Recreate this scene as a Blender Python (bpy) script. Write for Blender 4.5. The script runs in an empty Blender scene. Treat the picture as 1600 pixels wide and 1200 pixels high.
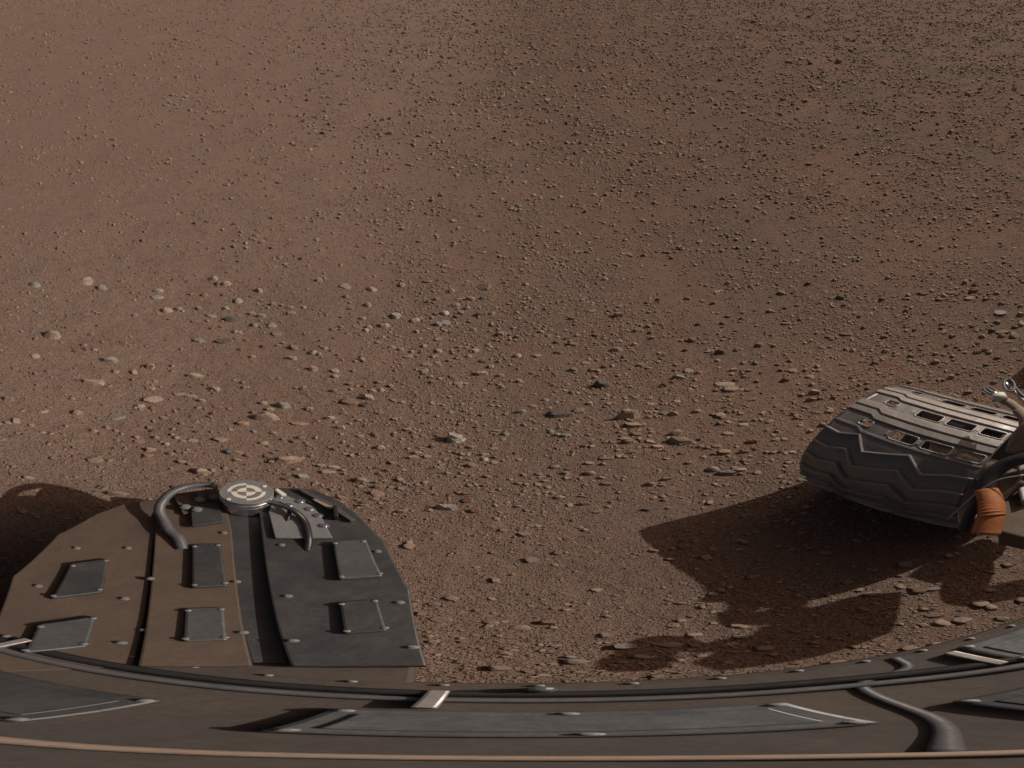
import bpy, bmesh, math, random
import numpy as np
from mathutils import Vector, Matrix
R = math.radians
random.seed(7); rng = np.random.default_rng(7)
sc = bpy.context.scene

# ------------------------------------------------------------ camera, sky, sun, exposure
# the photograph is one row of a panorama: equirectangular, 0.066 degrees per pixel, looking steeply down
DEG = 0.066; DEP0 = 48.2; CAMH = 2.48
cam = bpy.data.cameras.new('camera'); camo = bpy.data.objects.new('camera', cam); sc.collection.objects.link(camo)
cam.type = 'PANO'
cam.panorama_type = 'EQUIRECTANGULAR'
cam.longitude_min = R(-800*DEG); cam.longitude_max = R(800*DEG)
cam.latitude_min = R(-(DEP0+600*DEG)); cam.latitude_max = R(-(DEP0-600*DEG))
cam.clip_start = 0.02; cam.clip_end = 8000
camo.location = (0, 0, CAMH); camo.rotation_euler = (R(90), 0, 0)
sc.camera = camo

SUN_EL, SUN_TH = 42.0, 8.0          # the sun stands to the right (+X), SUN_TH degrees beyond it
sd = Vector((math.cos(R(SUN_EL))*math.cos(R(SUN_TH)), math.cos(R(SUN_EL))*math.sin(R(SUN_TH)), math.sin(R(SUN_EL))))
w = bpy.data.worlds.new('World'); sc.world = w; w.use_nodes = True
nt = w.node_tree; bg = nt.nodes['Background']
sky = nt.nodes.new('ShaderNodeTexSky'); sky.sky_type = 'NISHITA'; sky.sun_disc = False
sky.sun_elevation = R(SUN_EL); sky.sun_rotation = R(90-SUN_TH); sky.dust_density = 6.0; sky.air_density = 0.6
mixs = nt.nodes.new('ShaderNodeMix'); mixs.data_type = 'RGBA'; mixs.blend_type = 'MULTIPLY'; mixs.inputs[0].default_value = 1
nt.links.new(sky.outputs[0], mixs.inputs[6]); mixs.inputs[7].default_value = (1.15, .86, .66, 1)   # butterscotch dust in the air
nt.links.new(mixs.outputs[2], bg.inputs[0]); bg.inputs[1].default_value = 0.05
sl = bpy.data.lights.new('sun', 'SUN'); slo = bpy.data.objects.new('sun', sl); sc.collection.objects.link(slo)
sl.energy = 2.6; sl.angle = R(0.5); sl.color = (1, .95, .88)
slo.rotation_euler = sd.to_track_quat('Z', 'Y').to_euler()
sc.view_settings.view_transform = 'Standard'; sc.view_settings.look = 'None'
sc.view_settings.exposure = 0.0; sc.view_settings.gamma = 1; sc.view_settings.use_curve_mapping = False

# ------------------------------------------------------------ helpers
C = sc.collection
def ray(px, py):
    a = R((px-800)*DEG); d = R(DEP0+(py-600)*DEG)
    return np.array([math.sin(a)*math.cos(d), math.cos(a)*math.cos(d), -math.sin(d)])
def G(px, py, z=0.0):               # the point seen at a photo pixel, at height z
    r = ray(px, py); t = (CAMH-z)/-r[2]
    return Vector((r[0]*t, r[1]*t, z))
def tag(o, label=None, cat=None, group=None, kind=None):
    if label: o['label'] = label
    if cat: o['category'] = cat
    if group: o['group'] = group
    if kind: o['kind'] = kind
    return o
def mesh_obj(name, verts, faces, mat=None, parent=None, smooth=False):
    me = bpy.data.meshes.new(name); me.from_pydata([tuple(v) for v in verts], [], faces); me.update()
    if smooth: me.polygons.foreach_set('use_smooth', [True]*len(me.polygons))
    if mat: me.materials.append(mat)
    o = bpy.data.objects.new(name, me); C.objects.link(o)
    if parent: o.parent = parent
    return o
def bm_obj(name, bm, mat, parent=None, smooth=False, bevel=0):
    bmesh.ops.recalc_face_normals(bm, faces=bm.faces)
    me = bpy.data.meshes.new(name); bm.to_mesh(me); bm.free()
    if smooth: me.polygons.foreach_set('use_smooth', [True]*len(me.polygons))
    me.materials.append(mat)
    o = bpy.data.objects.new(name, me); C.objects.link(o)
    if parent: o.parent = parent
    if bevel:
        b = o.modifiers.new('bevel', 'BEVEL'); b.width = bevel; b.segments = 2; b.limit_method = 'ANGLE'
    return o
def add_box(bm, x0, x1, y0, y1, z0, z1, M=None):
    vs = [bm.verts.new(Vector(p) if M is None else M @ Vector(p)) for p in
          [(x0,y0,z0),(x1,y0,z0),(x1,y1,z0),(x0,y1,z0),(x0,y0,z1),(x1,y0,z1),(x1,y1,z1),(x0,y1,z1)]]
    for f in [(0,3,2,1),(4,5,6,7),(0,1,5,4),(1,2,6,5),(2,3,7,6),(3,0,4,7)]: bm.faces.new([vs[i] for i in f])
def add_prism(bm, pts, z0, z1):
    a = [bm.verts.new((p[0], p[1], z0)) for p in pts]; b = [bm.verts.new((p[0], p[1], z1)) for p in pts]
    n = len(pts); bm.faces.new(a[::-1]); bm.faces.new(b)
    for i in range(n): bm.faces.new([a[i], a[(i+1) % n], b[(i+1) % n], b[i]])
def add_lathe(bm, prof, c, ax=Vector((0,0,1)), n=40, cap=True):   # prof: [(radius, height)]
    q = Vector((0,0,1)).rotation_difference(Vector(ax).normalized()); rings = []
    for r, h in prof:
        rings.append([bm.verts.new(Vector(c)+q @ Vector((r*math.cos(2*math.pi*i/n), r*math.sin(2*math.pi*i/n), h))) for i in range(n)])
    for A, B in zip(rings, rings[1:]):
        for i in range(n): bm.faces.new([A[i], A[(i+1) % n], B[(i+1) % n], B[i]])
    if cap: bm.faces.new(rings[0][::-1]); bm.faces.new(rings[-1])
def smooth_path(P, k=8):
    P = [Vector(p) for p in P]; Q = [P[0]*2-P[1]]+P+[P[-1]*2-P[-2]]; out = []
    for i in range(1, len(Q)-2):
        a, b, c, d = Q[i-1:i+3]
        for j in range(k):
            t = j/k
            out.append(.5*((2*b)+(c-a)*t+(2*a-5*b+4*c-d)*t*t+(3*b-a-3*c+d)*t**3))
    out.append(P[-1]); return out
def add_tube(bm, P, r, n=12, rfun=None, cap=True):
    T = [(P[min(i+1, len(P)-1)]-P[max(i-1, 0)]).normalized() for i in range(len(P))]
    nrm = T[0].orthogonal().normalized(); rings = []
    for i, p in enumerate(P):
        nrm = (nrm-T[i]*nrm.dot(T[i])).normalized(); b = T[i].cross(nrm)
        rr = r if rfun is None else rfun(i/(len(P)-1), i)
        rings.append([bm.verts.new(p+rr*(math.cos(2*math.pi*k/n)*nrm+math.sin(2*math.pi*k/n)*b)) for k in range(n)])
    for A, B in zip(rings, rings[1:]):
        for i in range(n): bm.faces.new([A[i], A[(i+1) % n], B[(i+1) % n], B[i]])
    if cap: bm.faces.new(rings[0][::-1]); bm.faces.new(rings[-1])
def tube(name, pts, r, mat, parent, k=8, n=12, rfun=None):
    bm = bmesh.new(); add_tube(bm, smooth_path(pts, k) if k else [Vector(p) for p in pts], r, n, rfun)
    return bm_obj(name, bm, mat, parent, True)
# numpy gradient noise
_perm = rng.permutation(512); _gr = rng.normal(size=(512, 2)); _gr /= np.linalg.norm(_gr, axis=1)[:, None]
def pn(x, y):
    xi = np.floor(x).astype(int); yi = np.floor(y).astype(int); xf = x-xi; yf = y-yi
    def g(i, j):
        h = _perm[(_perm[(xi+i) & 511]+(yi+j)) & 511]; v = _gr[h]; return v[..., 0]*(xf-i)+v[..., 1]*(yf-j)
    u = xf**3*(xf*(xf*6-15)+10); v = yf**3*(yf*(yf*6-15)+10)
    return (g(0,0)*(1-u)+g(1,0)*u)*(1-v)+(g(0,1)*(1-u)+g(1,1)*u)*v
def gh(x, y):                       # height of the ground
    x = np.asarray(x, float); y = np.asarray(y, float); r = np.hypot(x, y)
    k = np.clip((9-r)/6, 0, 1)
    return (.020*pn(x*.9+5, y*.9) + .010*pn(x*2.7, y*2.7+9) + k*(.005*pn(x*9+3, y*9) + .0032*pn(x*23, y*23+7) + .0018*pn(x*61, y*61))
            + .022*np.exp(-(((x-.90)/.07)**2+((y-1.16)/.20)**2)) + .018*np.exp(-(((x-1.10)/.16)**2+((y-1.36)/.045)**2))
            + .12*pn(x*.11+3, y*.11)*np.clip((r-4)/10, 0, 1))

# ------------------------------------------------------------ materials
def newmat(name):
    m = bpy.data.materials.new(name); m.use_nodes = True
    return m, m.node_tree, m.node_tree.nodes['Principled BSDF']
def N(t, typ, **kw):
    n = t.nodes.new(typ)
    for k, v in kw.items(): setattr(n, k, v)
    return n
def mixc(t, fac, a, b, blend='MIX'):
    m = N(t, 'ShaderNodeMix', data_type='RGBA', blend_type=blend)
    for i, v in ((0, fac), (6, a), (7, b)):
        if isinstance(v, (tuple, float, int)): m.inputs[i].default_value = v if not isinstance(v, tuple) else (*v, 1)
        else: t.links.new(v, m.inputs[i])
    return m.outputs[2]
def noise(t, vec, scale, detail=4, rough=.6):
    n = N(t, 'ShaderNodeTexNoise'); n.inputs['Scale'].default_value = scale; n.inputs['Detail'].default_value = detail
    n.inputs['Roughness'].default_value = rough; t.links.new(vec, n.inputs['Vector']); return n.outputs[0]
def ramp(t, fac, stops):
    r = N(t, 'ShaderNodeValToRGB'); t.links.new(fac, r.inputs[0]); e = r.color_ramp.elements
    while len(e) < len(stops): e.new(.5)
    for el, (p, c) in zip(e, stops): el.position = p; el.color = (*c, 1) if len(c) == 3 else c
    return r.outputs[0]
def mrange(t, v, a, b, c, d):
    n = N(t, 'ShaderNodeMapRange'); t.links.new(v, n.inputs[0])
    for i, x in enumerate((a, b, c, d)): n.inputs[i+1].default_value = x
    return n.outputs[0]
def bump(t, bsdf, h, dist, strength=1.0, prev=None):
    b = N(t, 'ShaderNodeBump'); b.inputs['Strength'].default_value = strength; b.inputs['Distance'].default_value = dist
    t.links.new(h, b.inputs['Height'])
    if prev: t.links.new(prev, b.inputs['Normal'])
    if bsdf: t.links.new(b.outputs[0], bsdf.inputs['Normal'])
    return b.outputs[0]

SOIL_A = (.177, .114, .085); SOIL_B = (.146, .106, .084); DUST = (.252, .178, .141)
def mat_soil():
    m, t, b = newmat('soil'); geo = N(t, 'ShaderNodeNewGeometry'); P = geo.outputs['Position']
    sep = N(t, 'ShaderNodeSeparateXYZ'); t.links.new(P, sep.inputs[0])
    big = ramp(t, noise(t, P, .9, 5, .55), [(.38, (0,0,0)), (.62, (1,1,1))])
    c = mixc(t, big, SOIL_A, SOIL_B)
    # paler settled dust towards the left of the place, with an irregular border
    nl = noise(t, P, 1.3, 4, .6)
    mm = N(t, 'ShaderNodeMath', operation='MULTIPLY_ADD'); t.links.new(nl, mm.inputs[0]); mm.inputs[1].default_value = 1.3; t.links.new(sep.outputs[0], mm.inputs[2])
    left = mrange(t, mm.outputs[0], -.9, 1.2, .85, 0.0)
    c = mixc(t, left, c, DUST)
    patches = ramp(t, noise(t, P, 3.7, 4, .6), [(.55, (0,0,0)), (.72, (1,1,1))])
    sc_ = mrange(t, patches, 0, 1, 0, .55)
    c = mixc(t, sc_, c, (.212, .117, .084))
    # grains of sand and grit
    g1 = noise(t, P, 260, 3, .7); c = mixc(t, 1.0, c, ramp(t, g1, [(.3, (.62,.62,.62)), (.7, (1.38,1.38,1.36))]), 'MULTIPLY')
    v = N(t, 'ShaderNodeTexVoronoi'); v.inputs['Scale'].default_value = 150; t.links.new(P, v.inputs['Vector'])
    cell = N(t, 'ShaderNodeSeparateColor'); t.links.new(v.outputs['Color'], cell.inputs[0])
    isg = ramp(t, cell.outputs[0], [(.60, (0,0,0)), (.66, (1,1,1))])
    gcol = ramp(t, cell.outputs[1], [(0, (.19,.135,.10)), (.5, (.27,.20,.155)), (1, (.15,.12,.10))])
    core = mrange(t, v.outputs['Distance'], .25, .5, 1, 0)
    mk = N(t, 'ShaderNodeMath', operation='MULTIPLY'); t.links.new(isg, mk.inputs[0]); t.links.new(core, mk.inputs[1])
    c = mixc(t, mk.outputs[0], c, gcol)
    t.links.new(c, b.inputs['Base Color']); b.inputs['Roughness'].default_value = .95; b.inputs['Specular IOR Level'].default_value = .15
    b1 = bump(t, None, mk.outputs[0], .0045, 1)
    v2 = N(t, 'ShaderNodeTexVoronoi'); v2.inputs['Scale'].default_value = 290; t.links.new(P, v2.inputs['Vector'])
    h2 = mrange(t, v2.outputs['Distance'], .1, .55, 1, 0)
    c2 = N(t, 'ShaderNodeSeparateColor'); t.links.new(v2.outputs['Color'], c2.inputs[0])
    hm = N(t, 'ShaderNodeMath', operation='MULTIPLY'); t.links.new(h2, hm.inputs[0]); t.links.new(c2.outputs[0], hm.inputs[1])
    b2 = bump(t, None, hm.outputs[0], .0032, 1, b1)
    b3 = bump(t, None, noise(t, P, 40, 3, .6), .004, .8, b2)
    t.links.new(b3, b.inputs['Normal'])
    return m
def mat_stone(name, base, dust=.35, var=.3, speck=0.0, grain=1.0):
    m, t, b = newmat(name); tc = N(t, 'ShaderNodeTexCoord'); P = tc.outputs['Object']
    oi = N(t, 'ShaderNodeObjectInfo')
    n1 = noise(t, P, 30, 5, .65)
    dk = tuple(x*(1-var) for x in base); lt = tuple(min(1, x*(1+var)) for x in base)
    c = ramp(t, n1, [(.33, dk), (.67, lt)])
    rv = mrange(t, oi.outputs['Random'], 0, 1, .82, 1.18)
    vm = N(t, 'ShaderNodeVectorMath', operation='SCALE'); t.links.new(c, vm.inputs[0]); t.links.new(rv, vm.inputs['Scale']); c = vm.outputs[0]
    if speck:
        sp = ramp(t, noise(t, P, 210, 2, .8), [(.52, (0,0,0)), (.60, (1,1,1))])
        sf = mrange(t, sp, 0, 1, 0, speck); c = mixc(t, sf, c, (.42, .38, .33))
    geo = N(t, 'ShaderNodeNewGeometry'); s = N(t, 'ShaderNodeSeparateXYZ'); t.links.new(geo.outputs['Position'], s.inputs[0])
    nd = ramp(t, noise(t, geo.outputs['Position'], 55, 4, .7), [(.42, (0,0,0)), (.66, (1,1,1))])
    df = mrange(t, nd, 0, 1, dust*.25, dust+.25)
    c = mixc(t, df, c, (.235, .155, .112))
    fine = ramp(t, noise(t, P, 420, 2, .7), [(.3, (.75,.75,.75)), (.7, (1.22,1.22,1.22))])
    c = mixc(t, 1.0, c, fine, 'MULTIPLY')
    t.links.new(c, b.inputs['Base Color']); b.inputs['Roughness'].default_value = .88; b.inputs['Specular IOR Level'].default_value = .25
    b1 = bump(t, None, noise(t, P, 70, 6, .7), .006*grain, 1)
    bump(t, b, noise(t, P, 300, 3, .7), .0015*grain, 1, b1)
    return m
def mat_gravel():
    m, t, b = newmat('gravel'); at = N(t, 'ShaderNodeAttribute', attribute_type='INSTANCER', attribute_name='tint')
    c = ramp(t, at.outputs['Fac'], [(0, (.155,.105,.078)), (.25, (.225,.158,.117)), (.5, (.285,.215,.162)), (.70, (.25,.205,.165)), (.82, (.185,.17,.15)), (.92, (.27,.165,.112)), (1, (.37,.31,.25))])
    tc = N(t, 'ShaderNodeTexCoord')
    c = mixc(t, 1.0, c, ramp(t, noise(t, tc.outputs['Object'], 3, 4, .7), [(.3, (.72,.70,.68)), (.7, (1.2,1.2,1.2))]), 'MULTIPLY')
    t.links.new(c, b.inputs['Base Color']); b.inputs['Roughness'].default_value = .92; b.inputs['Specular IOR Level'].default_value = .2
    return m
def mat_metal(name, col, rough=.45, metal=.7, dust=.3, dustcol=(.26,.185,.14), scale=14):
    m, t, b = newmat(name); tc = N(t, 'ShaderNodeTexCoord'); P = tc.outputs['Object']
    d = ramp(t, noise(t, P, scale, 6, .68), [(.35, (0,0,0)), (.75, (1,1,1))])
    f = mrange(t, d, 0, 1, dust*.4, min(1, dust*1.8))
    geo = N(t, 'ShaderNodeNewGeometry')
    spk = ramp(t, noise(t, geo.outputs['Position'], 95, 5, .8), [(.50, (0,0,0)), (.68, (1,1,1))])
    sheet = ramp(t, noise(t, geo.outputs['Position'], 5.5, 5, .7), [(.40, (0,0,0)), (.70, (1,1,1))])
    f2 = N(t, 'ShaderNodeMath', operation='MULTIPLY'); t.links.new(spk, f2.inputs[0]); t.links.new(sheet, f2.inputs[1])
    f3 = N(t, 'ShaderNodeMath', operation='MULTIPLY_ADD', use_clamp=True); t.links.new(f2.outputs[0], f3.inputs[0]); f3.inputs[1].default_value = dust*1.3; t.links.new(f, f3.inputs[2]); f = f3.outputs[0]
    c = mixc(t, f, col, dustcol)
    c = mixc(t, 1.0, c, ramp(t, noise(t, P, 160, 3, .7), [(.3, (.86,.86,.86)), (.7, (1.12,1.12,1.12))]), 'MULTIPLY')
    t.links.new(c, b.inputs['Base Color'])
    t.links.new(mrange(t, f, 0, 1, metal, 0.0), b.inputs['Metallic'])
    t.links.new(mrange(t, f, 0, 1, rough, .85), b.inputs['Roughness'])
    bd = bump(t, None, noise(t, P, 9, 3, .5), .012, .5)
    bump(t, b, noise(t, P, 120, 4, .6), .0006, .6, bd)
    return m
M = {}
M['soil'] = mat_soil(); M['gravel'] = mat_gravel()
M['l'] = mat_stone('pale_stone', (.345, .280, .218), .24); M['g'] = mat_stone('grey_stone', (.265, .255, .228), .15)
M['d'] = mat_stone('dark_stone', (.100, .100, .100), .12, .35, .12); M['t'] = mat_stone('brown_stone', (.215, .152, .112), .4)
M['o'] = mat_stone('orange_stone', (.315, .220, .163), .25); M['r'] = mat_stone('red_stone', (.250, .135, .092), .4)
M['w'] = mat_stone('whitish_stone', (.43, .40, .36), .1, .3, .5); M['s'] = mat_stone('speckled_stone', (.27, .235, .19), .2, .45, .5, 2.2)
M['alu'] = mat_metal('dusty_aluminium', (.33, .32, .305), .38, .6, .28, (.225,.18,.145))
M['alu_edge'] = mat_metal('worn_aluminium', (.36, .35, .33), .38, .7, .2)
M['skin'] = mat_metal('anodised_skin', (.21, .208, .205), .36, .65, .24, (.19,.15,.12))
M['dark'] = mat_metal('dark_panel', (.046, .051, .056), .42, .4, .22, (.12,.095,.075))
M['slate'] = mat_metal('slate_panel', (.095, .105, .112), .42, .5, .18, (.17,.135,.11))
M['brown'] = mat_metal('brown_panel', (.085, .062, .046), .6, .2, .45, (.12,.08,.056))
M['grey'] = mat_metal('grey_paint', (.20, .212, .212), .45, .25, .14)
M['deck'] = mat_metal('deck_paint', (.040, .040, .039), .6, .1, .6, (.085,.062,.046), 4)
M['steel'] = mat_metal('bright_steel', (.62, .62, .66), .18, .95, .06)
M['rubber'] = mat_metal('black_sleeve', (.018, .019, .020), .38, 0, .06, (.10,.075,.055))
M['hose'] = mat_metal('grey_hose', (.085, .095, .105), .42, .1, .12)
M['orange'] = mat_metal('orange_wrap', (.40, .135, .035), .5, 0, .15)
M['tan'] = mat_metal('tan_wrap', (.30, .235, .18), .6, 0, .4)
M['cream'] = mat_metal('cream_paint', (.66, .63, .56), .6, 0, .08)
M['taupe'] = mat_metal('taupe_paint', (.16, .15, .13), .6, 0, .15)

# ------------------------------------------------------------ the ground
def build_ground():
    rr = [.25]
    while rr[-1] < 16: rr.append(rr[-1]*1.0085 if rr[-1] > .9 else rr[-1]*1.03)
    while rr[-1] < 4000: rr.append(rr[-1]*1.18)
    rr = np.array(rr); inner = [(-1, a) for a in ()]
    fine = np.radians(np.arange(-66, 66.01, .3)); coarse = np.radians(np.arange(72, 288.1, 6.0))
    az = np.concatenate([fine, coarse]); na, nr = len(az), len(rr)
    A, Q = np.meshgrid(az, rr); X = Q*np.sin(A); Y = Q*np.cos(A); Z = gh(X, Y)
    V = np.stack([X, Y, Z], -1).reshape(-1, 3); V = np.vstack([V, [[0, 0, float(gh(0., 0.))]]])
    i = np.arange(na); j = (i+1) % na
    F = []
    for k in range(nr-1):
        F.append(np.stack([k*na+i, (k+1)*na+i, (k+1)*na+j, k*na+j], -1))
    F = np.concatenate(F)[:, ::-1]
    me = bpy.data.meshes.new('ground'); nq = len(F); tri = np.stack([np.full(na, nr*na), j, i], -1)
    loops = np.concatenate([F.ravel(), tri.ravel()]); me.vertices.add(len(V)); me.vertices.foreach_set('co', V.ravel())
    me.loops.add(len(loops)); me.loops.foreach_set('vertex_index', loops)
    st = np.concatenate([np.arange(nq)*4, nq*4+np.arange(na)*3]); me.polygons.add(nq+na); me.polygons.foreach_set('loop_start', st)
    me.polygons.foreach_set('use_smooth', np.ones(nq+na, bool)); me.update(calc_edges=True); me.validate()
    me.materials.append(M['soil'])
    o = bpy.data.objects.new('ground', me); C.objects.link(o); tag(o, kind='structure'); return o
ground = build_ground()
# make sure its faces look up
_p = ground.data.polygons[len(ground.data.polygons)//2]
if _p.normal.z < 0: ground.data.flip_normals()

# ------------------------------------------------------------ rocks
def ico(n):
    bm = bmesh.new(); bmesh.ops.create_icosphere(bm, subdivisions=n, radius=1)
    V = np.array([v.co[:] for v in bm.verts]); F = [tuple(v.index for v in f.verts) for f in bm.faces]; bm.free(); return V, F
ICO = {k: ico(k) for k in (2, 3, 4)}
def n3(P, s, seed):                 # cheap smooth 3D noise: sum of sines
    r = np.random.default_rng(seed); out = 0
    for k in range(5):
        d = r.normal(size=3)*s; out = out+np.sin(P@d+r.uniform(0, 6.28))
    return out/2.6
def rock_verts(seed, shape, lod):
    r = np.random.default_rng(seed); V, F = ICO[lod]; P = V.copy()
    P *= (1+.10*n3(P, 1.6, seed+1))[:, None]
    ncut = {'a': 15, 'r': 7, 'f': 12, 'e': 12, 's': 12}[shape]
    lo, hi = {'a': (.52, .82), 'r': (.76, .95), 'f': (.6, .88), 'e': (.6, .86), 's': (.62, .9)}[shape]
    for _ in range(ncut):
        n = r.normal(size=3); n[2] = abs(n[2])*.8 if shape != 'f' else n[2]*.5; n /= np.linalg.norm(n); d = r.uniform(lo, hi)
        h = P@n; m = h > d; P[m] -= (h[m]-d)[:, None]*n*r.uniform(.85, 1)
    if shape == 'f':
        n = np.array([r.normal()*.16, r.normal()*.16, 1]); n /= np.linalg.norm(n); h = P@n; m = h > .42; P[m] -= (h[m]-.42)[:, None]*n*.94
    if shape in 'aes':
        n = np.array([r.normal()*.10+.16, r.normal()*.08-.12, 1]); n /= np.linalg.norm(n); h = P@n; m = h > .56; P[m] -= (h[m]-.56)[:, None]*n*.92
    amp = {'a': .025, 'r': .03, 'f': .025, 'e': .03, 's': .07}[shape]
    P *= (1+amp*n3(P, 5, seed+2)+amp*.55*n3(P, 12, seed+3)+(amp*.5*n3(P, 25, seed+4) if shape == 's' else 0))[:, None]
    P[:, 0] /= np.ptp(P[:, 0])/2; P[:, 1] /= np.ptp(P[:, 1])/2
    P[:, 2] /= P[:, 2].max()
    m = P[:, 2] < -.35; P[m, 2] = -.35
    return P, F
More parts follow.
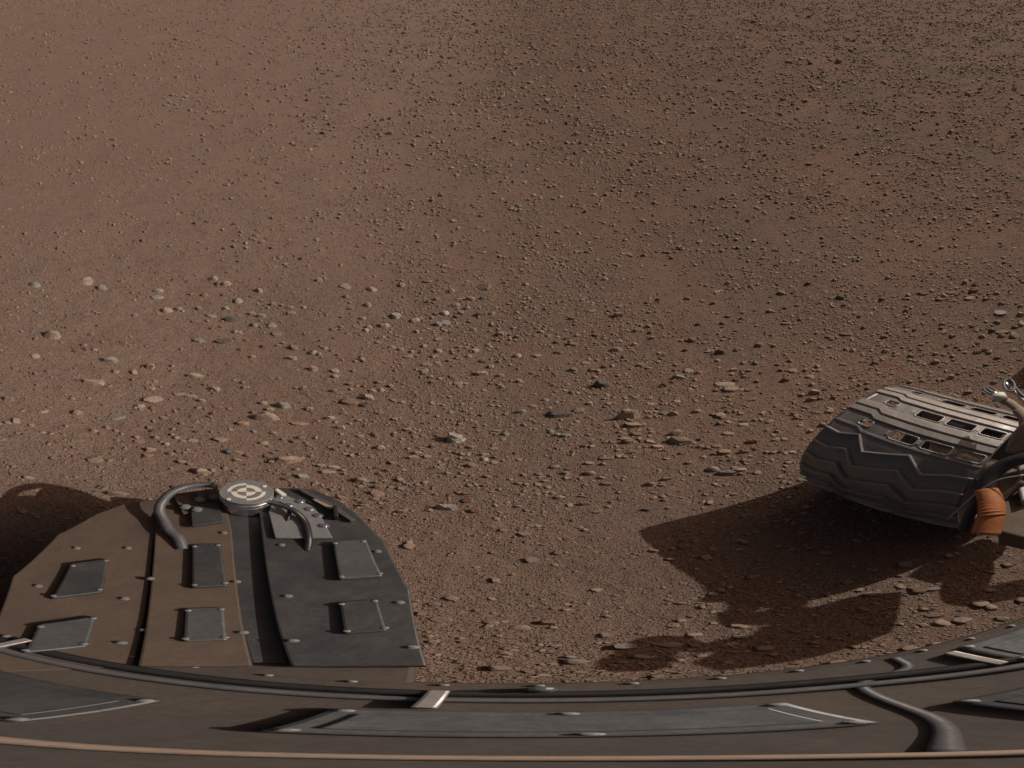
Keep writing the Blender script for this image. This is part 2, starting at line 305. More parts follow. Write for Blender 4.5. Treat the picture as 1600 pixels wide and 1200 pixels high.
# rocks seen in the photograph: tile -> "x y w h colour shape[ *landmark key]" (tile pixels, 6.415 per photo pixel)
# colour: l pale tan, g grey, d dark grey, t brown, o orange tan, r reddish, w whitish ; shape: a angular, r rounded, f flat, e elongated, s speckled rough
CAT = {
(0,0): "545 612 150 95 l a *pyramid;355 105 90 60 g r *moss;870 55 110 100 l f *fade;1020 125 90 60 g r;1120 855 130 65 g a *wedge;930 1070 170 75 l f *kite;845 705 50 40 g r;915 600 50 40 t a;990 510 40 25 t r;1230 680 60 30 t f;350 815 80 40 l f;150 940 60 25 t f;235 968 60 20 t f;475 970 40 25 t r;355 995 60 45 t a;370 1105 40 35 t r;785 1055 40 35 t a;945 750 50 35 l r;995 770 30 30 t r;1160 960 70 45 l f;755 935 35 30 t a;860 385 70 30 t f;700 260 40 30 t a;215 180 35 25 t r",
(1,0): "860 35 90 50 l a *trio;900 85 50 40 t a;985 90 90 50 l a;1100 250 75 65 g r *blue;310 150 90 40 g a;290 210 100 45 g f *twinflat;390 350 90 60 l r;70 400 50 40 g r;510 340 70 40 g a;420 440 40 30 t a;1020 435 120 55 d r *darkmound;835 405 90 40 g f;1245 380 80 45 l a;1265 490 60 60 g r;690 460 80 35 t f;710 650 100 45 g f;960 660 130 50 d f;225 915 85 75 l a *block;60 965 60 70 l e *shard;680 1005 140 55 l e *cream;440 958 50 30 o r;440 905 40 40 g r;1185 1130 60 40 l r;870 1140 90 60 l a;225 1125 90 40 l f;520 1190 110 30 l f;935 515 50 30 t a;840 530 40 40 t r;760 200 60 40 t a;1080 565 60 40 l r;1120 570 50 35 l r;1100 628 60 25 t f;1190 650 50 35 t r;720 335 70 40 t a;545 735 50 30 t f;1130 745 50 40 t a;1245 820 50 35 l a;980 330 60 50 g a;550 350 40 40 l r",
(2,0): "30 155 70 50 l a;900 115 90 50 l f;1160 145 85 50 l r *bean;1120 295 70 55 g r *greyround;180 290 60 50 g a;345 328 70 30 l a;350 380 70 45 g f;480 328 40 45 l a;60 405 80 40 g a;160 500 90 50 g f;215 585 90 45 t f;375 725 80 70 d s *crumble;275 675 50 40 l a;70 715 60 40 t a;225 700 40 35 t a;370 835 90 50 g a;570 785 80 50 l r *pairstone;630 795 50 50 g r;575 945 75 60 l a *beak;790 1015 70 45 l r;790 965 80 40 g f;1070 430 60 40 l r;1100 550 50 50 w r *bright;1130 515 60 45 l r;1255 505 70 50 g a;780 1165 70 45 t a;800 635 60 35 t f;950 335 60 35 t a;1055 845 60 40 l r;900 220 60 40 t r;1250 1150 60 50 l r;940 1095 60 40 t a;1085 1110 50 40 t a;495 1185 90 30 t f;1170 1155 80 35 g f;690 740 50 40 g r;820 805 40 30 t a;755 765 40 30 t r;765 545 50 35 t r;850 520 50 35 l a;640 50 60 45 l a;690 30 50 30 l r",
(3,0): "175 100 60 50 l r;110 405 100 80 w a *hollow;25 415 70 35 l f;20 500 60 50 l r;310 445 90 45 l e;612 372 70 65 w r *snow;1000 115 130 70 t f *dome;870 242 80 50 o a *peach;990 232 60 50 d a *cube;765 235 90 25 l f;715 300 90 45 g r;960 398 90 50 d a;620 480 80 50 g f;545 495 80 50 g a;330 565 60 45 l a;75 718 70 35 l r;170 738 60 40 l a;280 760 50 45 l a;250 812 80 35 l f;400 705 50 45 l r;488 812 50 40 l r;425 890 80 50 l f *heart;400 955 80 45 l f;540 882 80 30 l e;970 988 115 50 l e *loaf;1010 855 90 45 d f;1070 910 60 50 l a;545 640 60 30 l f;550 755 60 45 l f;1165 590 80 55 g s;1210 580 50 50 l a;835 330 60 40 l r;765 380 60 40 t a;720 420 60 40 t a;530 240 70 40 t a;445 265 50 45 t a;895 545 50 40 l r;1085 385 50 40 l r;850 808 60 30 l r;655 850 60 40 t a;750 718 40 35 t a;470 1025 60 35 l a;485 1075 60 35 t e;750 1088 80 40 l f;1045 695 50 35 l a;910 750 70 45 l f;1160 1005 70 40 l a;675 160 60 40 l a;430 62 60 30 t f;550 60 40 25 t a;1210 70 40 30 t r;820 100 40 30 t a;70 1110 60 50 l s;1190 1120 60 45 l s",
(4,0): "895 1110 150 80 d a *slate;1045 750 105 50 l r *oval;615 693 115 48 t e *flattop;1050 412 110 58 o a *salmon;930 42 70 40 l a;140 92 50 35 l r;50 385 60 40 l a;65 620 60 45 l s;290 570 60 40 l a;440 675 60 35 d a;600 445 60 35 t a;800 365 60 30 t f;1245 560 60 40 l a;1225 700 60 40 l a;55 805 70 50 l r;555 630 60 45 t a;360 610 40 35 l r;845 600 70 35 r f;940 635 60 30 t f;610 955 100 50 l s *stubs;800 955 60 50 t a;865 960 60 45 o a;835 1030 60 45 o a;740 880 70 35 l f;1045 980 50 25 t f;245 808 70 35 l f;465 770 60 45 t e;920 920 70 35 t a;70 1065 80 40 l a;425 1105 40 35 t a",
(5,0): "110 580 60 40 t a;85 515 60 50 t a;520 660 75 60 t a *fist;810 775 95 60 d r *mole;695 765 80 30 l f;780 855 50 40 l a;405 1032 125 50 g a *lens;835 1098 180 33 l f *blade;915 1150 150 55 l f *fin;940 952 65 40 l a;1035 885 60 40 l a;1045 1020 60 30 l r;480 965 80 45 g f;590 985 60 40 l a;1200 700 80 50 l s;1160 885 60 40 g a;885 415 60 40 l s;880 85 60 40 l a;820 490 50 35 d a;180 245 50 45 d a;75 280 40 30 t r;770 170 60 35 l f;630 258 60 25 t f;740 285 60 40 t a;480 235 60 35 t a;125 635 60 45 l a;460 755 60 40 t a;240 1110 80 40 t a;960 755 50 30 t r;1100 960 50 35 t a;1170 1060 50 50 t a;955 1055 50 35 t a;585 505 50 30 d a;1110 120 50 45 l a;1085 1155 60 25 t f;1020 440 40 25 t r;90 930 60 35 o f;10 900 60 45 l a",
(6,0): "730 240 85 55 d a *anvil;760 310 50 40 d a;410 95 60 45 d a;670 60 60 35 l a;135 185 80 45 g s;780 590 115 32 t f *ledge;620 620 90 30 t e;850 745 50 40 l r;780 735 50 35 l r;1180 755 65 50 t r *knob;965 525 60 35 t a;1160 615 50 35 t r;500 915 60 45 l a;440 1090 60 60 l a;480 1170 110 60 l a *roof;255 955 70 40 l f;130 955 60 40 t a;760 885 80 30 t f;1070 880 70 40 d a;180 1060 80 40 t a;430 1015 80 40 l f;185 485 80 25 t f;145 375 50 25 t f;915 415 50 30 t a;1180 1110 60 35 l a;1000 1135 50 35 t a;835 1025 50 30 t a;225 860 50 40 t e;575 1145 50 35 t a;545 715 60 25 t f;1150 245 60 45 t s;25 365 60 45 l a;1205 30 50 30 l r;40 600 40 35 o r",
(7,0): "475 210 60 50 l r *acorn;440 245 80 35 t f;265 185 90 40 t e;555 180 90 30 t f;765 165 90 50 t a *hood;740 230 90 40 o f;695 70 60 55 o a *rust;755 45 40 40 o a;1030 375 110 45 g f *shell;1010 180 60 35 l r;1010 465 70 50 l a;960 545 65 55 d r;1060 560 120 38 t f;1060 600 70 40 l r;1183 590 80 95 g a *green;1130 660 90 30 l f;860 605 60 45 l r;1250 385 80 45 l a;1260 470 50 65 l e;1245 300 60 35 l a;900 240 70 35 l a;1060 285 60 35 t a;395 870 80 50 l a;560 1020 80 60 l a *pinnacle;105 360 60 40 l a;125 205 45 40 l r;465 495 60 35 l r;570 610 60 35 l a;810 775 90 35 l a;905 750 80 40 l a;935 775 60 40 l e;395 785 60 35 l a;815 680 50 40 t r;510 700 50 40 t a;605 720 40 30 t a;1015 830 60 30 t a;900 900 60 40 l s;1180 750 90 30 l e;155 800 60 40 l s;190 550 60 30 t a;980 1075 60 40 l r;460 1050 50 35 t a;765 515 50 30 t r;480 575 60 35 o f;1190 510 70 35 t a;720 1180 70 40 t r;785 100 50 35 d a",
(0,1): "770 178 100 62 l a *nose;1170 205 130 75 g f *ghost;165 265 60 55 l f;80 285 60 30 l f;315 310 60 40 l a;425 375 55 30 l r;665 310 60 40 l a;945 355 70 40 l r;1075 320 60 45 l a;1160 350 50 40 l r;440 160 90 40 l f;690 380 50 20 l f;575 488 50 25 t f;545 640 70 30 t f;740 520 50 35 t a;960 650 130 50 l f *layers;25 450 60 25 l f;150 420 90 28 t f;1180 450 50 25 l r;1220 380 40 35 l r;300 835 100 50 l a *dusk;1175 990 170 52 l e *ghostbar;700 948 70 40 l a;90 50 90 50 l s;1035 98 40 25 t r;1255 525 40 45 l r",
(1,1): "255 45 170 58 l f *tongue;120 105 80 40 l r;70 115 40 35 l r;215 545 95 70 l a *cleaver;430 590 90 60 l a;540 672 70 35 o f *mustard;735 765 170 90 l a *bigwedge;1100 655 80 45 l a;1040 570 110 50 d f;1110 580 90 40 o a;280 425 80 40 l a;385 485 60 50 l r;455 340 60 40 l a;490 425 60 50 l a;640 455 90 35 l f;855 195 80 45 t a;895 125 80 30 o f;740 60 80 40 l a;640 15 100 30 l f;705 130 50 35 l r;540 290 50 35 o r;690 370 60 30 t f;930 450 120 45 l f;1140 290 110 50 o f;1260 220 60 60 l a;85 415 60 45 o a;105 465 90 35 o f;200 600 100 35 o f;225 830 60 30 l f;850 755 50 50 l e;1160 870 60 40 l a;330 470 40 30 l r;355 225 60 35 l f;660 325 50 30 t a;1200 610 60 40 t a;555 460 80 25 l f",
(2,1): "105 235 190 72 l r *sofa;270 115 110 75 g r *egg;70 87 80 50 l r;145 150 80 55 l a;85 185 70 35 l r;930 75 150 75 t f *mesa;1125 35 105 60 l e *helmet;1095 105 80 50 d f;740 240 90 40 l e;860 330 90 50 l a *brick;795 275 45 40 l r;945 290 50 35 l a;880 190 60 40 l a;540 140 70 40 l e;440 285 140 32 o f;170 385 70 40 o a;270 445 60 40 l a;80 480 80 45 l r *bun;440 425 75 50 t r;508 482 40 35 l r;600 430 50 40 l a;790 545 70 45 t a;1240 535 100 60 l r *turtle;1055 415 70 30 o f;1195 400 70 40 t a;950 515 50 35 l r;305 655 270 70 o e *canoe;120 610 80 35 t f;185 580 70 25 t f;240 550 60 20 t f;650 712 90 40 l a;715 768 140 38 l f;785 725 110 30 l f;870 760 70 40 l a;895 795 70 40 l a;470 820 110 50 g f *pewter;405 745 70 35 l r;310 795 50 40 t a;600 880 50 40 l r;1040 855 110 75 o r *potato;300 840 100 35 t f;355 875 40 25 t r;1215 885 80 40 l a;1215 930 90 40 t r;1215 990 120 60 o f *clay;850 1028 120 45 o a;1080 1110 100 40 l a;1055 920 80 25 l f;590 955 150 40 t f;1240 790 60 40 t a;1160 635 40 25 l r;1235 185 80 35 l f;1105 260 40 40 l a",
(3,1): "715 440 175 110 w s *crag;485 520 70 40 d r;870 525 80 50 l s;240 360 90 50 o a *ochre;300 355 50 30 o r;285 640 110 40 o e;330 590 90 40 l a;180 870 80 45 l a *tent;1010 650 60 60 w r *pearl;985 605 70 40 l r;860 720 110 65 t a *bigbrown;850 660 70 45 t a;1135 365 80 30 g f;1215 395 70 55 g r;640 1130 190 75 w s *chalk;830 1060 100 55 r f;1035 830 90 45 o a;810 1000 90 40 r a;520 1000 50 35 l r;540 680 50 35 l r;525 735 60 45 d s;735 585 70 40 t s;575 590 40 40 t a;940 325 60 35 o r;1015 310 40 30 l a;590 105 40 30 l a;185 80 60 40 l a;490 95 50 25 l f;780 95 40 30 l r;1125 635 70 45 t a;1155 950 45 45 o a;735 980 60 35 l r;440 630 60 35 o f;635 795 60 35 l r;1265 850 50 50 l a;180 1170 100 38 l e;40 1055 60 30 r f;30 1130 100 35 t f;910 1165 100 45 r f;1100 545 70 20 l f;1245 1080 50 40 l a;400 290 40 30 t a",
(4,1): "1155 225 210 85 l a *whale;1210 310 150 58 o f *slipper;455 210 230 52 d e *eel;85 175 100 45 g r *clam;335 58 60 35 w r *bluechip;780 95 60 45 l e;665 165 100 45 l f;715 155 50 40 l a;540 415 90 45 g f *jade;450 410 70 45 g a;395 380 60 50 l a;785 465 70 30 g f;730 525 70 35 o r;810 515 50 35 o a;1145 490 120 48 t a *chest;1140 450 110 25 l f;1245 405 80 40 t f;1205 585 80 40 t f;960 290 60 20 o f;535 790 90 45 l a;575 748 80 28 t f;775 795 110 55 l r *thumb;895 840 70 35 l r;1110 852 35 40 l r;685 840 40 60 t e;955 895 90 35 t f;735 910 50 40 o a;365 935 60 40 l a;400 985 60 40 l r;335 985 60 30 l f;470 1030 100 50 l r *muffin;720 1095 130 50 o a *snout;60 1120 80 40 g r;40 590 70 40 t a;920 710 70 40 l a;600 590 60 70 o f;490 340 60 40 l a;590 340 50 35 l a;775 700 80 30 l f;215 120 80 30 o f;690 1020 60 30 t a;740 1025 50 20 t f;245 965 50 25 l r;860 1175 70 28 l f;1095 1045 60 25 t f;75 895 60 40 t e;990 1075 50 30 o r;765 410 50 35 l r;920 650 90 35 o f",
(5,1): "365 385 110 75 l a *axe;410 475 240 70 l e *ridge;345 200 105 65 l a *saddle;240 190 80 45 l f;800 210 90 45 l f;725 745 125 68 g r *greyegg;865 785 180 45 g e *baton;250 848 95 55 o a *cone;105 900 120 50 l a *duck;105 480 100 40 o f;175 530 110 40 o f;610 530 70 45 l a;675 540 70 35 o a;835 575 110 50 o f *tile;1045 575 110 45 o a *toad;1120 475 110 45 o a;1060 665 90 30 o f;560 175 100 35 l a;875 170 60 40 t r;1050 265 60 35 l r;1030 300 80 35 l f;1150 250 50 40 l r;1010 750 100 38 l f;1010 795 60 40 t r;600 450 60 40 d r;110 385 50 40 l a;480 690 60 35 l a;790 910 40 30 l r;940 990 60 30 l f;1180 785 70 30 l f;120 95 90 20 l f;370 75 60 30 l f;105 180 40 35 l r;90 230 60 30 l r;95 35 60 30 l f;890 390 90 30 l f;770 520 80 35 o f;740 600 60 30 o r;1235 180 60 30 l f;1100 45 120 35 t f;245 1055 60 35 l r;70 1150 90 40 l s;655 1000 50 30 l r;1095 780 50 35 t r;405 600 50 30 t r;245 565 50 40 t a",
(6,1): "440 45 95 42 l a *hat;525 35 60 35 t r;665 30 60 35 t a;430 370 80 45 l a *lump;545 300 90 55 t a;625 165 60 35 l f;95 370 60 35 l a;240 580 70 25 w f *sliver;40 585 60 35 l r;270 185 60 50 r a;280 230 60 40 r a;130 815 60 25 l f;135 575 60 35 t a;215 675 40 30 l r;180 770 50 30 t a;60 460 50 30 t a;390 130 50 30 l a;20 270 60 30 l f",
}
# landmark key -> (label, short reference used in the labels of its neighbours)
LM = {
"pyramid":("pale pyramid-shaped rock alone on the smooth dusty soil at far left","the lone pale pyramid rock"),
"moss":("small rounded blue-grey rock half sunk in dust, topmost left of the scene","the sunken blue-grey rock"),
"fade":("large faint pale slab nearly buried in dust, upper left","the faint buried pale slab"),
"wedge":("blue-grey wedge rock with a dark left tip, right of the lone pale pyramid rock","the blue-grey wedge rock"),
"kite":("flat pale kite-shaped slab with a thin dark left edge","the flat kite-shaped slab"),
"trio":("pale angular rock with dark left hollow, leftmost of the close trio at top left","the trio of pale rocks"),
"blue":("round bluish-white rock just beyond the gravelly patch in the upper left","the round bluish-white rock"),
"twinflat":("flat green-grey rock, lower one of two stacked closely at upper left","the flat green-grey rock"),
"darkmound":("rounded dark grey rock with a black left hollow in the gravelly patch","the dark grey mound rock"),
"block":("upright pale block with a squared top and dark left face","the upright squared pale block"),
"shard":("thin pale shard standing on edge, casting a narrow dark shadow","the thin standing shard"),
"cream":("long cream-coloured rounded bar lying level on the soil","the long cream bar"),
"bean":("smooth pale bean-shaped rock tilted up to the right, upper centre left","the pale bean-shaped rock"),
"greyround":("rounded grey rock with a deep black left side, upper centre left","the round grey black-sided rock"),
"crumble":("low dark crumbly rock sunk in the ground left of centre","the dark crumbly rock"),
"pairstone":("pale rounded stone touching a darker grey one on its right","the touching stone pair"),
"beak":("pale beak-shaped rock with a sharp point and solid black shadow","the pale beak-shaped rock"),
"bright":("very bright small round stone beside grey rocks in the upper middle","the very bright small stone"),
"hollow":("bluish-white notched rock with a black hollow on its left side","the notched bluish-white rock"),
"snow":("rounded rock with a bright white right face and black left side","the white-faced round rock"),
"dome":("broad low brown dome-shaped rock near the top middle","the broad low brown dome"),
"peach":("pointed peach-orange rock near the top middle","the pointed peach rock"),
"cube":("dark cube-like grey rock right of the pointed peach rock","the dark cube-like rock"),
"heart":("flat heart-shaped pale slab, upper of two touching slabs","the flat heart-shaped slab"),
"loaf":("pale loaf-shaped rock with a sharp dark shadow pointing left","the pale loaf-shaped rock"),
"slate":("faceted dark blue-grey rock, the darkest in the right middle ground","the dark slate-blue rock"),
"oval":("smooth pale oval rock with a dark underside above a small red patch","the smooth pale oval rock"),
"flattop":("brown elongated rock with flat sunlit top and dark underside","the brown flat-topped rock"),
"salmon":("salmon-coloured rock with a long right tail, upper right centre","the salmon tailed rock"),
"stubs":("rough pale knobbly rock left of the small orange stones","the rough knobbly rock"),
"fist":("brown fist-shaped rock leaning left, shaded face to the viewer","the brown fist rock"),
"mole":("rounded dark grey rock with a light rim, right of centre","the dark mole-like rock"),
"lens":("grey lens-shaped rock with a dark pointed left end","the grey lens-shaped rock"),
"blade":("long thin pale blade-like slab lying just above a fin-shaped one","the long thin blade slab"),
"fin":("pale fin-shaped slab directly below the long thin blade slab","the pale fin slab"),
"anvil":("dark grey anvil-shaped rock with black underside, upper right","the dark anvil-shaped rock"),
"ledge":("thin brown ledge-like rock with overhanging left edge, right side","the thin brown ledge rock"),
"knob":("round brown knob of rock with a black left side, right of the thin ledge","the round brown knob"),
"roof":("pale roof-shaped rock with shaded front, beyond the wheel's left end","the pale roof-shaped rock"),
"acorn":("pale rounded stone perched beside a flat brown one at upper right","the pale perched stone"),
"hood":("brown hood-shaped rock with a dark open underside at upper right","the brown hood-shaped rock"),
"rust":("bright rust-orange angular rock near the top right","the rust-orange rock"),
"shell":("broad grey shell-shaped slab near the right edge","the grey shell-shaped slab"),
"green":("tall green-grey upright rock close to the right edge","the tall green-grey rock"),
"pinnacle":("pale pinnacle of rock with dark foot, beyond the wheel","the pale pinnacle rock"),
"nose":("pale nose-shaped rock with a short black left shadow, lower left","the pale nose-shaped rock"),
"ghost":("wide dull grey slab almost level with the soil, lower left","the wide dull grey slab"),
"layers":("thin layered pale slab with a black crack at its left end","the thin layered slab"),
"dusk":("triangular rock lying inside the rover's shadow at lower left","the shaded triangular rock"),
"ghostbar":("long pale bar-shaped rock inside the rover's shadow at lower left","the shaded pale bar"),
"tongue":("long pale tongue-shaped slab rising to the right","the pale tongue-shaped slab"),
"cleaver":("pale cleaver-shaped slab with black left side above an orange flake","the cleaver-shaped slab"),
"mustard":("small mustard-yellow flat block with a dark left shadow","the mustard-yellow block"),
"bigwedge":("large pale wedge rock with thin black shadow, just beyond the curved hose","the large pale wedge"),
"sofa":("large pale rounded rock with a long flat top, left of centre","the long sofa-like boulder"),
"egg":("pale grey egg-like rock with black left shadow above the long rounded one","the pale grey egg rock"),
"mesa":("broad brown mesa-like rock with dark left corner, left of centre","the broad brown mesa rock"),
"helmet":("smooth helmet-shaped rock sloping down to the right with a dark front","the helmet-shaped rock"),
"brick":("pale brick-shaped rock with a solid black left end","the pale brick-shaped rock"),
"bun":("yellowish bun-shaped stone with a pointed black shadow to its left","the yellowish bun stone"),
"turtle":("turtle-backed pale rock with dark left side, lower centre","the turtle-backed rock"),
"canoe":("very long orange-tan canoe-shaped rock, lower left of centre","the long canoe-shaped rock"),
"pewter":("flat pewter-grey stone just beyond the rover's round target","the flat pewter stone"),
"potato":("rounded orange-pink potato-shaped rock with a round black shadow","the pink potato-shaped rock"),
"clay":("flat clay-orange slab near the bottom, right of the rover deck","the clay-orange slab"),
"crag":("largest rough white-speckled crag with a deep black shadow, centre bottom","the rough speckled crag"),
"ochre":("ochre rock with small companion, up and left of the rough speckled crag","the ochre rock"),
"tent":("small pale tent-shaped rock with a long dark shadow, lower centre","the pale tent-shaped rock"),
"pearl":("bright pearl-like round stone right of the rough speckled crag","the bright pearl-like stone"),
"bigbrown":("wide brown angular rock with black left corner below the bright round stone","the wide brown angular rock"),
"chalk":("crumbly chalk-white rock at the very bottom centre","the crumbly chalk-white rock"),
"whale":("large two-toned angular rock with grey left part resting against an orange slab","the large two-toned rock"),
"slipper":("flat orange slab lying directly below the large two-toned rock","the flat orange slab"),
"eel":("long dark blue-grey rock tapering to a tan tail","the long dark tapering rock"),
"clam":("green-grey clam-shaped stone left of the long dark tapering rock","the clam-shaped stone"),
"bluechip":("tiny pale blue stone above the long dark tapering rock","the tiny pale blue stone"),
"jade":("flat jade-grey stone among tan pebbles, lower centre right","the flat jade-grey stone"),
"chest":("brown chest-shaped rock with thin pale slab above it","the brown chest-shaped rock"),
"thumb":("rounded thumb-shaped rock with dark left half, lower right centre","the thumb-shaped rock"),
"muffin":("pale muffin-shaped rock near the bottom, right of centre","the pale muffin rock"),
"snout":("orange-brown snout-shaped rock with dark front near the bottom","the orange-brown snout rock"),
"axe":("pale axe-head rock with a sharp upper corner above a long ridge","the pale axe-head rock"),
"ridge":("long pale ridge-backed rock with a dark belly","the long ridge-backed rock"),
"saddle":("pale saddle-shaped rock up and left of the axe-head rock","the pale saddle rock"),
"greyegg":("smooth grey egg-shaped stone left of the wheel's shadow","the smooth grey egg stone"),
"baton":("long flat grey baton-like rock right of the smooth egg-shaped stone","the grey baton rock"),
"cone":("orange-tan cone-shaped rock with a black left side, lower right","the orange-tan cone rock"),
"duck":("pale duck-shaped rock with dark left hollow near the bottom right","the pale duck-shaped rock"),
"tile":("flat orange tile-like slab in the row of broken slabs","the orange tile-like slab"),
"toad":("squat orange toad-shaped rock with black left underside","the squat toad-shaped rock"),
"hat":("pale hat-shaped rock with dark underside, left of the wheel's top","the pale hat-shaped rock"),
"lump":("pale lumpy rock touching the view of the wheel's left edge","the pale lumpy rock"),
"sliver":("bright whitish sliver of rock left of the wheel's lowest-left corner","the whitish sliver"),
}

CN = {'l': 'pale tan', 'g': 'grey', 'd': 'dark grey', 't': 'brown', 'o': 'orange-tan', 'r': 'reddish', 'w': 'whitish'}
SN = {'a': 'angular', 'r': 'rounded', 'f': 'flat', 'e': 'elongated', 's': 'knobbly'}
entries = []
for (c, r_), txt in CAT.items():
    for e in txt.split(';'):
        p = e.split(); x, y, w_, h_ = (float(q)/6.415 for q in p[:4])
        px, py = c*200+x, (430, 617)[r_]+y
        cs = p[4]; sh = p[5]; key = p[6][1:] if len(p) > 6 else None
        entries.append(dict(px=px, py=py, w=w_, h=h_, c=cs, s=sh, key=key))
entries.sort(key=lambda e: (-(e['key'] is not None), -e['w']*e['h']))
LMS = [e for e in entries if e['key']]
def rel(e, l):
    dx, dy = e['px']-l['px'], (e['py']-l['py'])*1.6
    if abs(dx) > abs(dy): return 'right of' if dx > 0 else 'left of'
    return 'nearer than' if dy > 0 else 'beyond'
used = {}
def auto_label(e):
    opts = sorted(LMS, key=lambda l: math.hypot(e['px']-l['px'], (e['py']-l['py'])*1.6))[:2]
    l = opts[0]; d = math.hypot(e['px']-l['px'], (e['py']-l['py'])*1.6)
    k = (e['c'], l['key'], rel(e, l), e['s'])
    used.setdefault(k, []).append((d, e)); e['lab'] = k
for e in entries[:300]:
    if not e['key']: auto_label(e)
ORD = ['nearest', 'second nearest', 'third nearest', 'fourth nearest', 'fifth nearest', 'sixth nearest']
for k, L in used.items():
    L.sort(key=lambda q: q[0])
    for i, (d, e) in enumerate(L):
        o_ = '' if len(L) == 1 else ORD[i]+' '
        size = 'small' if e['w']*e['h'] > 45 else 'very small'
        e['label'] = f"{size} {CN[k[0]]} {SN[k[3]]} stone {o_}{k[2]} {LM[k[1]][1]}"
def place_rock(e, i):
    px, py, W, Hh = e['px'], e['py'], e['w'], e['h']
    dep = R(DEP0+(py-600)*DEG); slant = CAMH/math.sin(dep); rad = slant*math.cos(dep)
    width = W*R(DEG)*rad*1.30; s = Hh*R(DEG)*slant*1.34
    fz = {'a': .54, 'r': .50, 'f': .32, 'e': .46, 's': .50}[e['s']]
    z = fz*s/math.cos(dep); D = (1-fz)*s/math.sin(dep); z = min(z, .62*width); D = max(D, .4*width)
    if e['key'] in ('fade', 'ghost'): z *= .3
    if e['key'] in ('crag', 'whale', 'potato', 'sofa', 'egg', 'block', 'beak', 'axe'): z *= 1.35; width *= 1.12
    P, F = rock_verts(1000+i*13, e['s'], 4 if W*Hh > 150 else 3)
    P = P*np.array([width/2, D/2, z])
    g = G(px, py+Hh*.12); az = math.atan2(g.x, g.y)
    loc = Vector((g.x, g.y, float(gh(g.x, g.y))-.10*z)); rot = -az+rng.uniform(-.12, .12)
    return P, F, loc, rot
MATC = lambda e: M['s'] if (e['s'] == 's' and e['c'] != 'w') else M[e['c']]
for i, e in enumerate(entries[:300]):
    P, F, loc, rot = place_rock(e, i)
    o = mesh_obj('rock', P, F, MATC(e), smooth=e['s'] in 'r'); o.location = loc; o.rotation_euler = (rng.uniform(-.06, .06), rng.uniform(-.06, .06), rot)
    tag(o, LM[e['key']][0] if e['key'] else e['label'], 'rock', 'rocks scattered over the martian soil')
# the other stones: too many to pick out, one object with several materials
mats = [M[k] for k in 'lgdtorws']; midx = {k: i for i, k in enumerate('lgdtorws')}
VV, FF, MI, off = [], [], [], 0
for i, e in enumerate(entries[300:]):
    P, F, loc, rot = place_rock(e, 5000+i); c_, s_ = math.cos(rot), math.sin(rot)
    P = P@np.array([[c_, s_, 0], [-s_, c_, 0], [0, 0, 1]])+np.array(loc)
    VV.append(P); FF += [tuple(v+off for v in f) for f in F]; off += len(P); MI += [midx['s' if e['s'] == 's' and e['c'] != 'w' else e['c']]]*len(F)
me = bpy.data.meshes.new('small_stones'); me.from_pydata(np.concatenate(VV).tolist(), [], FF)
for m_ in mats: me.materials.append(m_)
me.polygons.foreach_set('material_index', MI); me.update()
o = bpy.data.objects.new('small_stones', me); C.objects.link(o)
tag(o, 'small tan and grey stones strewn between the larger rocks', 'stones', kind='stuff')

